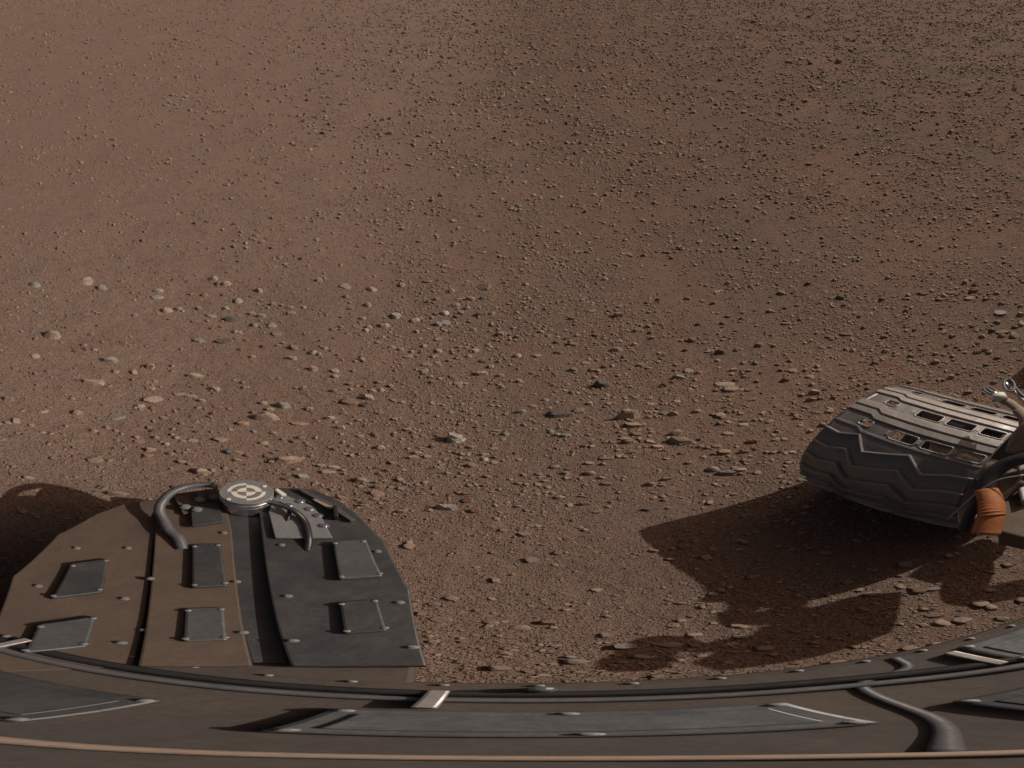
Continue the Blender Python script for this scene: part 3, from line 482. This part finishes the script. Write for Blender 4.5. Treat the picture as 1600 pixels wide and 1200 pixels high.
# ------------------------------------------------------------ gravel (geometry nodes: points carry size, turn, tint)
def gravel(name, n_proto, pts, scl, rot, pid, tint, label):
    me = bpy.data.meshes.new(name); me.vertices.add(len(pts)); me.vertices.foreach_set('co', pts.ravel())
    for nm, ty, arr, key in (('scl', 'FLOAT_VECTOR', scl, 'vector'), ('rot', 'FLOAT_VECTOR', rot, 'vector'), ('pid', 'INT', pid, 'value'), ('tint', 'FLOAT', tint, 'value')):
        a = me.attributes.new(nm, ty, 'POINT'); a.data.foreach_set(key, np.ascontiguousarray(arr).ravel())
    me.materials.append(M['gravel'])
    o = bpy.data.objects.new(name, me); C.objects.link(o)
    ng = bpy.data.node_groups.new(name+'_nodes', 'GeometryNodeTree')
    ng.interface.new_socket('Geometry', in_out='INPUT', socket_type='NodeSocketGeometry')
    ng.interface.new_socket('Geometry', in_out='OUTPUT', socket_type='NodeSocketGeometry')
    nn = ng.nodes; L = ng.links.new; gi = nn.new('NodeGroupInput'); go = nn.new('NodeGroupOutput')
    mp = nn.new('GeometryNodeMeshToPoints'); L(gi.outputs[0], mp.inputs[0])
    ji = nn.new('GeometryNodeGeometryToInstance')
    for k in range(n_proto):
        ic = nn.new('GeometryNodeMeshIcoSphere'); ic.inputs['Subdivisions'].default_value = 2; ic.inputs['Radius'].default_value = 1
        sp = nn.new('GeometryNodeSetPosition'); L(ic.outputs[0], sp.inputs['Geometry'])
        # facets: snap each vertex outward distance by a voronoi-like noise
        pos = nn.new('GeometryNodeInputPosition'); no = nn.new('ShaderNodeTexNoise'); no.noise_dimensions = '4D'
        no.inputs['W'].default_value = k*3.7; no.inputs['Scale'].default_value = .9; no.inputs['Detail'].default_value = 2
        L(pos.outputs[0], no.inputs['Vector'])
        mr = nn.new('ShaderNodeMapRange'); L(no.outputs[0], mr.inputs[0]); mr.inputs[1].default_value = .3; mr.inputs[2].default_value = .7
        mr.inputs[3].default_value = .55; mr.inputs[4].default_value = 1.25
        vs = nn.new('ShaderNodeVectorMath'); vs.operation = 'SCALE'; L(pos.outputs[0], vs.inputs[0]); L(mr.outputs[0], vs.inputs['Scale'])
        cl = nn.new('ShaderNodeVectorMath'); cl.operation = 'MINIMUM'; L(vs.outputs[0], cl.inputs[0])
        cl.inputs[1].default_value = (.55+.3*((k*37) % 7)/7, .6+.25*((k*17) % 5)/5, .45+.3*((k*29) % 6)/6)
        c2 = nn.new('ShaderNodeVectorMath'); c2.operation = 'MAXIMUM'; L(cl.outputs[0], c2.inputs[0])
        c2.inputs[1].default_value = (-.6-.3*((k*13) % 7)/7, -.55-.3*((k*11) % 5)/5, -.7)
        L(c2.outputs[0], sp.inputs['Position']); L(sp.outputs[0], ji.inputs[0]) if False else None
        gii = nn.new('GeometryNodeGeometryToInstance'); L(sp.outputs[0], gii.inputs[0])
        if k == 0: joined = nn.new('GeometryNodeJoinGeometry')
        L(gii.outputs[0], joined.inputs[0])
    nn.remove(ji)
    sm = nn.new('GeometryNodeSetMaterial'); L(joined.outputs[0], sm.inputs[0]); sm.inputs['Material'].default_value = M['gravel']
    iop = nn.new('GeometryNodeInstanceOnPoints'); L(mp.outputs[0], iop.inputs['Points']); L(sm.outputs[0], iop.inputs['Instance'])
    iop.inputs['Pick Instance'].default_value = True
    def na(nm, ty):
        q = nn.new('GeometryNodeInputNamedAttribute'); q.data_type = ty; q.inputs[0].default_value = nm
        return [s for s in q.outputs if s.enabled][0]
    L(na('pid', 'INT'), iop.inputs['Instance Index']); L(na('rot', 'FLOAT_VECTOR'), iop.inputs['Rotation']); L(na('scl', 'FLOAT_VECTOR'), iop.inputs['Scale'])
    L(iop.outputs[0], go.inputs[0])
    md = o.modifiers.new('gravel', 'NODES'); md.node_group = ng
    tag(o, label, 'gravel', kind='stuff'); return o
def scatter():
    Pn, Sn = [], []
    bands = [(.25, .5), (.5, .9), (.9, 1.3), (1.3, 1.7), (1.7, 2.2), (2.2, 2.8), (2.8, 3.5), (3.5, 4.6), (4.6, 6.2), (6.2, 9), (9, 13), (13, 20)]
    A = 1.15                        # half sector in radians
    for r0, r1 in bands:
        rm = (r0+r1)/2; dmin = max(.0036, .0036*(math.hypot(rm, CAMH)/3.2)**1.25)
        area = A*(r1*r1-r0*r0); n = int(area*DENS*(dmin/.0036)**-2.15)
        a = rng.uniform(-A, A, n); r = np.sqrt(rng.uniform(r0*r0, r1*r1, n)); x = r*np.sin(a); y = r*np.cos(a)
        d = dmin*rng.uniform(0, 1, n)**(-1/2.45); q = np.clip((r-3.2)/7, 0, 1); d = np.minimum(d, .03+.035*q); d = np.where(rng.uniform(0, 1, n) < .0035*q, rng.uniform(.04, .11, n), d); d = np.minimum(d, .035+.08*q+.06*(rng.uniform(0, 1, n) < .12)*rng.uniform(0, 1, n))
        d = np.where((r > 1.25) & (r < 3.4), np.minimum(d, .021), d)
        d = np.where(r <= 1.25, np.minimum(d, .03), d)
        # clumps: keep more where the noise is high; the left, dusty side carries fewer
        cl = pn(x*1.6+7, y*1.6)+.7*pn(x*4.3, y*4.3+2)+.5*pn(x*11, y*11)
        keep = 1/(1+np.exp(-(cl*4.2+.1)))
        keep = np.where(d > .014, keep*.72, keep)
        left = np.clip((x/r+.45)*2.6, 0, 1); keep *= .38+.62*left
        
        m = rng.uniform(0, 1, n) < keep
        Pn.append(np.stack([x[m], y[m]], -1)); Sn.append(d[m])
    P = np.concatenate(Pn); d = np.concatenate(Sn); n = len(P)
    fl = rng.uniform(.5, 1.0, n); asp = rng.uniform(.6, 1.0, n)
    scl = np.stack([d*.62, d*.62*asp, d*.62*fl], -1)
    z = gh(P[:, 0], P[:, 1])+scl[:, 2]*rng.uniform(.0, .5, n)
    rot = np.stack([rng.normal(0, .25, n), rng.normal(0, .25, n), rng.uniform(0, 6.28, n)], -1)
    tint = np.clip(rng.beta(1.6, 1.6, n)*.9+.12*pn(P[:, 0]*2, P[:, 1]*2), 0, 1)
    print('gravel points', n)
    return np.column_stack([P, z]).astype(np.float32), scl.astype(np.float32), rot.astype(np.float32), rng.integers(0, 10, n).astype(np.int32), tint.astype(np.float32)
DENS = 21000
gravel('gravel', 10, *scatter(), 'fine tan and brown gravel covering the red soil')

# ------------------------------------------------------------ the rover
rover = bpy.data.objects.new('rover', None); C.objects.link(rover); rover.location = (0, .9, 0)
tag(rover, 'grey metal rover with a cleated wheel and a round black-and-white target on its deck', 'rover')
rover_inv = Matrix.Translation((0, -.9, 0))
def part(o): o.parent = rover; o.matrix_parent_inverse = rover_inv; return o

# wheel: built about its own centre, the axle along local X (t), angle phi about it
WR, WW = .277, .468
def build_wheel(center, yaw, tilt, full=True):
    ax = Vector((math.cos(yaw)*math.cos(tilt), math.sin(yaw)*math.cos(tilt), math.sin(tilt)))
    up = Vector((0, 0, 1)); u = (up-ax*up.dot(ax)).normalized(); v = ax.cross(u)
    root = bpy.data.objects.new('wheel', None); C.objects.link(root)
    Mx = Matrix((ax, u, v)).transposed().to_4x4(); Mx.translation = Vector(center); root.matrix_world = Mx
    root.parent = rover; root.matrix_parent_inverse = rover_inv
    crown = lambda t: .012*abs(2*t/WW)**3
    def S(t, phi, h=0.0):           # point on the tread
        r = WR+h-crown(t); p = R(phi); return Vector((t, r*math.cos(p), r*math.sin(p)))
    # windows cut through the skin: (t, phi, half t, half phi)
    wins = []
    for ph in (-31, -3.6, 22.6):
        for tt, ht in ((-.006, .038), (.094, .040), (.190, .032)): wins.append((tt, ph, ht, 3.7))
        wins.append((-.140, ph-2, .020, 2.6))
    def inwin(t, ph):
        for a, b, c_, d_ in wins:
            dx, dy = abs(t-a), abs(ph-b)*R(1)*WR; hx, hy, rr = c_, d_*R(1)*WR, .008
            if dx < hx and dy < hy:
                qx, qy = dx-(hx-rr), dy-(hy-rr)
                if qx > 0 and qy > 0 and qx*qx+qy*qy > rr*rr: continue
                return True
        return False
    T = np.linspace(-WW/2, WW/2, 116); PH = np.arange(-180, 180, 1.0 if full else 4.0)
    if not full: T = np.linspace(-WW/2, WW/2, 12)
    vs, fs, idx = [], [], {}
    nT, nP = len(T), len(PH)
    vs = [S(t, p) for t in T for p in PH]
    for i in range(nT-1):
        for j in range(nP):
            j2 = (j+1) % nP; tm = (T[i]+T[i+1])/2; pm = PH[j]+(PH[1]-PH[0])/2
            if full and inwin(tm, pm): continue
            fs.append((i*nP+j, i*nP+j2, (i+1)*nP+j2, (i+1)*nP+j))
    sk = mesh_obj('tread_skin', vs, fs, M['skin'], root, True)
    so = sk.modifiers.new('s', 'SOLIDIFY'); so.thickness = .004; so.offset = -1
    # grousers: a strip swept across the tread; profile [(dphi, height)]
    def strip(name, line, prof, mat, h0=-.001):
        vs, fs = [], []; n = len(prof)
        for t, ph in line:
            for dp, hh in prof: vs.append(S(t, ph+dp, hh))
        for i in range(len(line)-1):
            for k in range(n):
                k2 = (k+1) % n; fs.append((i*n+k, i*n+k2, (i+1)*n+k2, (i+1)*n+k))
        fs.append(tuple(range(n))[::-1]); fs.append(tuple((len(line)-1)*n+k for k in range(n)))
        return mesh_obj(name, vs, fs, mat, root)
    def sub(line, k=5):
        out = []
        for (a, b), (c_, d_) in zip(line, line[1:]):
            for j in range(k): out.append((a+(c_-a)*j/k, b+(d_-b)*j/k))
        return out+[line[-1]]
    E_ = WW/2-.0015
    chev = [(-E_, .5), (-.180, 1.5), (-.120, -3.5), (-.072, 9), (-.01, 4.5), (.050, -.5), (.112, 12), (.175, 6.5), (E_, 5.5)]
    blade = [(-1.2, -.002), (-.6, .011), (.5, .011), (1.1, -.002)]
    ks = range(0, 16) if full else range(0, 24)
    for k in ks:
        strip('grouser', sub([(t, 35.5+15*k+d) for t, d in chev], 4), blade, M['alu'])
    if full:
        jog = [(-E_, 1.0), (-.150, .5), (-.128, -2.6), (E_, .4)]
        jg2 = [(-E_, -2.5), (-.150, -3.0), (-.128, 0), (E_, .4)]
        def bar(lo, hi, h=.0065, kk=jg2):
            c_, hw = (lo+hi)/2, (hi-lo)/2
            strip('grouser', sub([(t, c_+d) for t, d in kk], 6), [(-hw-.5, -.002), (-hw, h), (hw, h), (hw+.5, -.002)], M['alu'])
        for base in (-31, -3.6, 22.6):
            bar(base+5.2, base+6.8, .004)
            bar(base-12.2, base-7.4, .009); bar(base-19.2, base-14.6, .009)
        for p0 in (-78, -93, -108, -66): bar(p0, p0+2.2, .008)
        # framed surround of every window, and small pressed panels between them
        for a, b, c_, d_ in wins:
            loop = []
            hx, hy, rr = c_+.002, d_*R(1)*WR+.002, .009
            for (sx, sy, a0) in ((1, 1, 0), (-1, 1, 90), (-1, -1, 180), (1, -1, 270)):
                for q in range(5):
                    an = R(a0+q*22.5); loop.append((a+sx*(hx-rr)+rr*math.cos(an), b+(sy*(hy-rr)+rr*math.sin(an))/(R(1)*WR)))
            P = [S(t, p, .0015) for t, p in loop]; P.append(P[0]); P.append(P[1])
            bm = bmesh.new(); add_tube(bm, P, .0026, 6, cap=False); bm_obj('window_frame', bm, M['alu_edge'], root, True)
            if c_ > .025:
                t0 = a-c_-.012
                strip('pressed_panel', [(t0-.007, b), (t0+.004, b)], [(-2.2, -.001), (-1.6, .0025), (1.6, .0025), (2.2, -.001)], M['alu'])
    # rims, hub and spokes inside
    for sgn in (-1, 1):
        bm = bmesh.new(); t0 = sgn*(WW/2-.002); n = 96
        prof = [(WR-.017, t0-sgn*.018), (WR-.012, t0+sgn*.001), (WR-.009, t0+sgn*.003), (WR-.010, t0-sgn*.018)]
        rings = [[bm.verts.new((x, r*math.cos(2*math.pi*i/n), r*math.sin(2*math.pi*i/n))) for i in range(n)] for r, x in prof]
        for A_, B_ in zip(rings, rings[1:]+rings[:1]):
            for i in range(n): bm.faces.new([A_[i], A_[(i+1) % n], B_[(i+1) % n], B_[i]])
        bm_obj('rim', bm, M['skin'], root, True)
    bm = bmesh.new(); add_lathe(bm, [(.05, -.06), (.07, -.05), (.075, .10), (.055, .16), (.05, .20)], (0, 0, 0), Vector((1, 0, 0)), 32)
    bm_obj('hub', bm, M['alu_edge'], root, True)
    for k in range(6):
        a0 = 60*k+10
        P = [Vector((.03, r*math.cos(R(a0+tw)), r*math.sin(R(a0+tw)))) for r, tw in ((.06, 0), (.11, 14), (.17, 20), (.22, 12), (.262, 0))]
        bm = bmesh.new(); pp = smooth_path(P, 5)
        for s_ in (1,):
            vs2 = []
            for p in pp:
                d = Vector((0, p.y, p.z)).normalized(); tn = Vector((0, -d.z, d.y))
                vs2.append([bm.verts.new(p+Vector((x, 0, 0))+tn*y) for x, y in ((-.025, -.004), (.025, -.004), (.025, .004), (-.025, .004))])
            for A_, B_ in zip(vs2, vs2[1:]):
                for i in range(4): bm.faces.new([A_[i], A_[(i+1) % 4], B_[(i+1) % 4], B_[i]])
        bm_obj('spoke', bm, M['steel'], root)
    return root
wheel = build_wheel((1.033, 1.094, .276), -1.329, .053)
wheel['label'] = 'cleated metal wheel with rows of rectangular windows'
wheel_b = build_wheel((2.46, 1.27, .272), -1.40, .0, full=False)

# left deck with the round target
DZ = .38
def poly(pix, z): return [G(x, y, z) for x, y in pix]
def panel(name, pix, z, th, mat, bev=.003, parent=None):
    bm = bmesh.new(); add_prism(bm, poly(pix, z), z-th, z); o = bm_obj(name, bm, mat, None, False, bev); return part(o)
panel('deck_panel', [(418, 763), (462, 762), (491, 765), (524, 779), (556, 801), (600, 845), (640, 920), (668, 1040), (620, 1040), (455, 1040), (405, 800)], DZ-.012, .03, M['dark'])
panel('deck_panel', [(262, 772), (340, 762), (352, 780), (362, 830), (395, 1040), (215, 1040), (244, 806)], DZ-.03, .03, M['brown'])
panel('ramp_panel', [(150, 803), (196, 786), (246, 779), (262, 800), (240, 850), (208, 1040), (-60, 1050), (20, 900), (90, 835)], DZ-.043, .02, M['brown'])
panel('fixture_plate', [(428, 777), (448, 774), (487, 790), (500, 803), (520, 840), (430, 840), (420, 800)], DZ+.004, .014, M['grey'], .002)
panel('edge_strip', [(463, 763), (469, 762), (505, 779), (530, 793), (556, 812), (548, 814), (520, 795), (494, 780)], DZ+.006, .016, M['slate'], .002)
panel('edge_strip', [(488, 780), (493, 779), (521, 792), (517, 796)], DZ+.012, .005, M['tan'], .001)
panel('cream_wedge', [(429, 764), (434, 763), (448, 772), (440, 774)], DZ+.012, .02, M['cream'], .001)
panel('dark_post', [(520, 789), (527, 790), (529, 806), (522, 806)], DZ+.03, .05, M['rubber'], .002)
# panels inside the hose loop
panel('cover_plate', [(272, 775), (318, 768), (332, 796), (286, 803)], DZ-.012, .015, M['brown'], .002)
panel('cover_plate', [(298, 790), (340, 783), (350, 815), (300, 822)], DZ-.004, .015, M['dark'], .002)
panel('bracket', [(306, 769), (322, 769), (320, 776), (309, 776)], DZ+.004, .012, M['slate'], .001)
for x, y in ((312, 780), (290, 792), (308, 796), (334, 776), (437, 777), (469, 784), (484, 796), (452, 790), (497, 806), (506, 822)):
    p = G(x, y, DZ+.002); bm = bmesh.new()
    add_lathe(bm, [(.0115, -.004), (.0115, .003), (.0075, .0035), (.0075, .008), (.003, .0085)], p, n=18)
    part(bm_obj('bolt', bm, M['steel'] if x > 400 else M['grey'], None, False))
# the target: stem, disc, printed pattern as thin inlays
fc = G(385, 768.5, DZ+.085); FR = 42.5*R(DEG)*math.hypot(fc.x, fc.y)
bm = bmesh.new(); add_lathe(bm, [(FR*.92, -.115), (FR*.92, -.062), (FR*.86, -.058), (FR*.86, -.045), (FR*1.0, -.043), (FR*1.0, -.030), (FR*.93, -.028), (FR*.93, -.012)], fc, n=64)
part(bm_obj('target_stem', bm, M['steel'], None, False, .0012))
bm = bmesh.new(); add_lathe(bm, [(FR*.99, -.0115), (FR*1.01, -.009), (FR*1.01, -.001), (FR*.99, 0)], fc, n=64)
disc = part(bm_obj('target_disc', bm, M['grey'], None, False))
th0 = math.atan2(fc.x, fc.y)
def sector(name, r0, r1, a0, a1, mat, dz):
    vs, fs = [], []; n = 14
    for i in range(n+1):
        a = R(a0+(a1-a0)*i/n)-th0
        for r in (r0, r1):
            for h in (0.0003, dz): vs.append((fc.x+r*math.cos(a), fc.y+r*math.sin(a), fc.z+h))
    for i in range(n):
        b = i*4; fs += [(b+1, b+3, b+7, b+5), (b, b+4, b+6, b+2), (b, b+1, b+5, b+4), (b+2, b+6, b+7, b+3)]
    fs += [(0, 2, 3, 1), (n*4, n*4+1, n*4+3, n*4+2)]
    o = mesh_obj(name, vs, fs, mat); return part(o)
for q in range(4):                  # quadrant 0 = upper right as seen; the rings are offset from quadrant to quadrant
    a0, a1 = 90*q, 90*q+90; even = q % 2
    sector('target_print', 0, FR*.345, a0, a1, M['cream'] if even else M['taupe'], .0012)
    if even:
        sector('target_print', FR*.35, FR*.565, a0, a1, M['taupe'], .0012); sector('target_print', FR*.57, FR*.715, a0, a1, M['cream'], .0012)
    else: sector('target_print', FR*.35, FR*.57, a0, a1, M['cream'], .0012)
for x, y in ((357, 780), (413, 760)):
    p = G(x, y, DZ+.085); bm = bmesh.new(); add_lathe(bm, [(.0055, -.001), (.0055, .002), (.003, .003)], p, n=16); part(bm_obj('disc_screw', bm, M['cream'], None))
# hoses
part(tube('curved_hose', [G(338, 758, DZ+.03), G(312, 757.5, DZ+.03), G(288, 761, DZ+.03), G(267, 770, DZ+.03), G(254, 783, DZ+.025), G(249, 797, DZ+.01), G(256, 812, DZ-.005), G(264, 828, DZ-.012), G(278, 840, DZ-.015), G(286, 858, DZ-.03)], .0125, M['hose'], None, 10, 14))
bm = bmesh.new(); add_tube(bm, [G(331, 758, DZ+.03), G(341, 758.5, DZ+.03)], .0145, 14); part(bm_obj('hose_fitting', bm, M['alu_edge'], None, True))
part(tube('black_hose', [G(404, 782, DZ+.06), G(424, 785, DZ+.05), G(444, 791, DZ+.04), G(462, 800, DZ+.03), G(476, 815, DZ+.012), G(482, 840, DZ+.004), G(480, 862, DZ-.02)], .0085, M['rubber'], None, 8, 10))
part(tube('black_hose', [G(408, 776, DZ+.03), G(422, 781, DZ+.03), G(438, 786, DZ+.02), G(452, 797, DZ+.02), G(446, 820, DZ-.005), G(430, 850, DZ-.022), G(424, 880, DZ-.03)], .005, M['rubber'], None, 8, 10))
for pix, z, mt in (([(520, 845), (572, 842), (598, 900), (530, 905)], DZ+.01, 'slate'), ([(300, 850), (345, 848), (356, 915), (300, 918)], DZ-.012, 'dark'),
                   ([(110, 880), (170, 872), (160, 925), (80, 935)], DZ-.026, 'dark'), ([(530, 940), (590, 935), (606, 985), (538, 990)], DZ+.004, 'dark'),
                   ([(290, 950), (350, 948), (356, 1000), (286, 1002)], DZ-.018, 'slate'), ([(60, 975), (150, 962), (136, 1010), (36, 1020)], DZ-.026, 'slate')):
    panel('access_cover', pix, z, .018, M[mt], .004)
    for x, y in pix: p = G(x+(4 if x < sum(q[0] for q in pix)/4 else -4), y+(4 if y < sum(q[1] for q in pix)/4 else -4), z); bm = bmesh.new(); add_lathe(bm, [(.0045, 0), (.0045, .002), (.002, .003)], p, n=10); part(bm_obj('bolt', bm, M['grey'], None))
# chassis: one flat body running from the left deck under the camera to the suspension on the right
bm = bmesh.new()
add_prism(bm, [(-1.6, .42), (1.2, .42), (1.3, .46), (3.0, .46), (3.0, -.75), (-1.6, -.75)], .16, .33)
part(bm_obj('chassis', bm, M['deck'], None, False, .02))
bm = bmesh.new(); add_prism(bm, [G(x, y, .33)*1.0 for x, y in [(170, 822), (250, 792), (330, 778), (470, 772), (530, 800), (580, 850), (625, 930), (650, 1040), (600, 1180), (0, 1180), (-60, 1060), (30, 900), (110, 850)]], .14, .326)
for v_ in bm.verts: v_.co.z = .326 if v_.co.z > .25 else .14
part(bm_obj('deck_body', bm, M['deck'], None, False, .006))
# suspension and cables at the right
def strut(name, pts, r, mat, n=12): return part(tube(name, pts, r, mat, None, 6, n))
hubp = wheel.matrix_world.translation; axv = Vector((math.cos(-1.329), math.sin(-1.329), .05))
w0 = hubp+axv*.12
strut('suspension_arm', [w0, hubp+axv*.32, hubp+axv*.40+Vector((.05, 0, .16)), hubp+axv*.42+Vector((.30, 0, .36)), Vector((1.7, .52, .50))], .038, M['brown'], 16)
strut('suspension_arm', [Vector((1.7, .52, .50)), Vector((2.2, .56, .5)), Vector((2.55, .72, .30))], .038, M['brown'], 16)
bm = bmesh.new(); q0 = hubp+axv*.27; add_lathe(bm, [(.06, 0), (.085, .01), (.085, .07), (.05, .09)], q0, axv, 32); part(bm_obj('wheel_motor', bm, M['dark'], None, True))
# tan wrapped cable bundle with two looped connectors
zc = .72
strut('tan_cable', [G(1557, 621, zc), G(1570, 626, zc), G(1585, 634, zc), G(1600, 647, zc), G(1618, 668, zc-.03), G(1612, 700, zc-.12)], .016, M['tan'])
strut('tan_cable', [G(1592, 641, zc+.01), G(1602, 654, zc), G(1603, 670, zc-.03), G(1598, 688, zc-.08), G(1590, 704, zc-.14)], .019, M['tan'])
strut('tan_cable', [G(1610, 640, zc+.02), G(1604, 660, zc), G(1590, 678, zc-.04), G(1583, 692, zc-.1), G(1578, 704, zc-.16)], .012, M['tan'])
def loop(name, cx, cy, rx, ry, ang, r, mat, z):
    P = []
    for i in range(17):
        a = 2*math.pi*i/16; x, y = rx*math.cos(a), ry*math.sin(a); c_, s_ = math.cos(R(ang)), math.sin(R(ang))
        P.append(G(cx+x*c_-y*s_, cy+x*s_+y*c_, z))
    part(tube(name, P, r, mat, None, 3, 8))
loop('connector_loop', 1549, 611, 13, 4.5, 22, .0045, M['hose'], zc+.02)
loop('connector_loop', 1577, 602, 8, 10, -25, .0045, M['hose'], zc+.03)
for a, b, r_, mt in (((1540, 606), (1556, 616), .007, 'hose'), ((1552, 612), (1557, 618), .010, 'steel'), ((1571, 596), (1574, 606), .009, 'steel'),
                     ((1577, 610), (1586, 607), .008, 'tan'), ((1561, 617), (1564, 624), .019, 'cream')):
    bm = bmesh.new(); add_tube(bm, [G(*a, zc+.02), G(*b, zc+.02)], r_, 12); part(bm_obj('connector', bm, M[mt], None, True))
strut('cable', [G(1580, 607, zc+.02), G(1592, 618, zc+.02), G(1604, 630, zc+.02), G(1625, 650, zc)], .007, M['alu_edge'])
strut('cable', [G(1586, 604, zc+.02), G(1596, 616, zc+.03), G(1612, 628, zc+.02)], .005, M['hose'])
# black sleeve, orange wrap
strut('black_sleeve', [G(1625, 708, .70), G(1600, 716, .69), G(1575, 724, .67), G(1556, 736, .65), G(1545, 750, .63), G(1541, 768, .61)], .0215, M['rubber'], 18)
strut('orange_sleeve', [G(1541, 766, .612), G(1546, 776, .605), G(1550, 790, .595), G(1549, 806, .58), G(1540, 835, .54)], .0265, M['orange'], 18)
for i in range(7):
    a = G(1545.5+i*.7, 775+i*5, .603-i*.003); b = G(1546+i*.7, 776.2+i*5, .602-i*.003)
    bm = bmesh.new(); add_tube(bm, [a, b], .0272, 18); part(bm_obj('wrap_band', bm, M['orange'], None, True))
strut('black_cable', [G(1535, 770, .60), G(1526, 785, .58), G(1517, 800, .55), G(1505, 830, .5)], .012, M['rubber'])
strut('thin_wire', [G(1600, 742, .68), G(1560, 750, .66), G(1530, 768, .62), G(1505, 790, .56), G(1480, 812, .50)], .003, M['alu'])
strut('thin_wire', [G(1605, 735, .66), G(1580, 765, .6), G(1560, 790, .55), G(1540, 830, .5)], .0028, M['alu'])
bm = bmesh.new(); add_prism(bm, poly([(1560, 742), (1612, 728), (1640, 790), (1600, 840), (1560, 830)], .52), .40, .52); part(bm_obj('side_box', bm, M['brown'], None, False, .006))
bm = bmesh.new(); add_prism(bm, poly([(1586, 712), (1612, 704), (1618, 726), (1592, 736)], .60), .54, .60); part(bm_obj('grey_clamp', bm, M['grey'], None, False, .006))
bm = bmesh.new(); add_prism(bm, poly([(1590, 760), (1612, 748), (1618, 775), (1596, 783)], .56), .50, .56); part(bm_obj('grey_clamp', bm, M['alu_edge'], None, False, .006))
strut('diagonal_tube', [G(1600, 752, .57), G(1570, 776, .53), G(1540, 802, .50), G(1510, 835, .45)], .010, M['brown'])
# fittings on the chassis top (the part of the rover nearer than the photograph shows)
def bolt_at(x, y, z, r=.008, mt='grey'):
    bm = bmesh.new(); add_lathe(bm, [(r, 0), (r, .003), (r*.65, .0035), (r*.65, .008), (r*.3, .0085)], (x, y, z), n=12); part(bm_obj('bolt', bm, M[mt], None))
for (x0, x1, y0, y1, h, mt) in ((-.60, -.20, .16, .28, .03, 'dark'), (-.10, .16, .20, .30, .02, 'slate'), (.24, .44, .12, .24, .03, 'dark'), (.50, .9, .06, .22, .04, 'dark'),
                                (.40, .75, .30, .39, .02, 'slate'), (-1.2, -.75, .12, .28, .03, 'dark'), (1.1, 1.6, .05, .2, .05, 'dark')):
    bm = bmesh.new(); add_box(bm, x0, x1, y0, y1, .331, .33+h); b_ = part(bm_obj('equipment_box', bm, M[mt], None, False, .006))
    bm = bmesh.new(); add_box(bm, x0+.02, x1-.02, y0+.02, y1-.02, .331+h, .335+h); part(bm_obj('box_lid', bm, M[mt], None, False, .002))
    for cx_ in (x0+.01, (x0+x1)/2, x1-.01):
        for cy_ in (y0+.01, y1-.01): bolt_at(cx_, cy_, .33+h, .006)
for k in range(34): bolt_at(-1.1+k*.07, .405, .33, .0045)
for P, r_, mt in (([(-1.0, .36), (-.6, .35), (-.2, .37), (.2, .36), (.5, .30), (1.0, .29), (1.6, .2)], .011, 'rubber'),
                  ([(-1.0, .33), (-.6, .325), (-.2, .345), (.2, .335), (.5, .275), (1.0, .265), (1.6, .17)], .009, 'hose'),
                  ([(-1.0, .10), (-.4, .10), (0, .12), (.2, .06), (.6, .03), (1.5, 0)], .010, 'tan'),
                  ([(.33, .40), (.31, .36), (.24, .33), (.19, .2), (.1, .1)], .006, 'hose')):
    part(tube('cable', [Vector((x, y, .33+r_)) for x, y in P], r_, M[mt], None, 8, 10))
for x in (-.8, -.45, -.05, .38, .8):
    yb = .36 if x < .4 else .31
    bm = bmesh.new(); add_box(bm, x-.008, x+.008, yb-.05, yb+.02, .331, .357); part(bm_obj('cable_clip', bm, M['alu'], None, False, .003))
for x, y, w_ in ((.02, .385, .02), (.95, .38, .03)):
    bm = bmesh.new(); add_lathe(bm, [(w_*.6, .331), (w_*.6, .36), (w_*.45, .365), (w_*.45, .38), (w_*.2, .382)], (x, y, 0), n=28); part(bm_obj('round_fitting', bm, M['slate'], None))
panel('under_panel', [(352, 778), (418, 778), (452, 1035), (392, 1035)], DZ-.036, .012, M['dark'])
for x, y in ((255, 822), (350, 828), (235, 900), (370, 905), (225, 980), (380, 985), (440, 850), (590, 860), (450, 930), (625, 940), (458, 1000), (645, 1010), (120, 850), (200, 850), (60, 910), (195, 930), (10, 990), (190, 1000)):
    p = G(x, y, DZ); bolt_at(p.x, p.y, (DZ-.03 if x < 400 else DZ-.012) if x > 232 else DZ-.043, .007)
bm = bmesh.new(); add_lathe(bm, [(.11, .33), (.11, .40), (.06, .44), (.06, CAMH-.25)], (0, -.30, 0), n=32); part(bm_obj('mast', bm, M['grey'], None, False, .004))
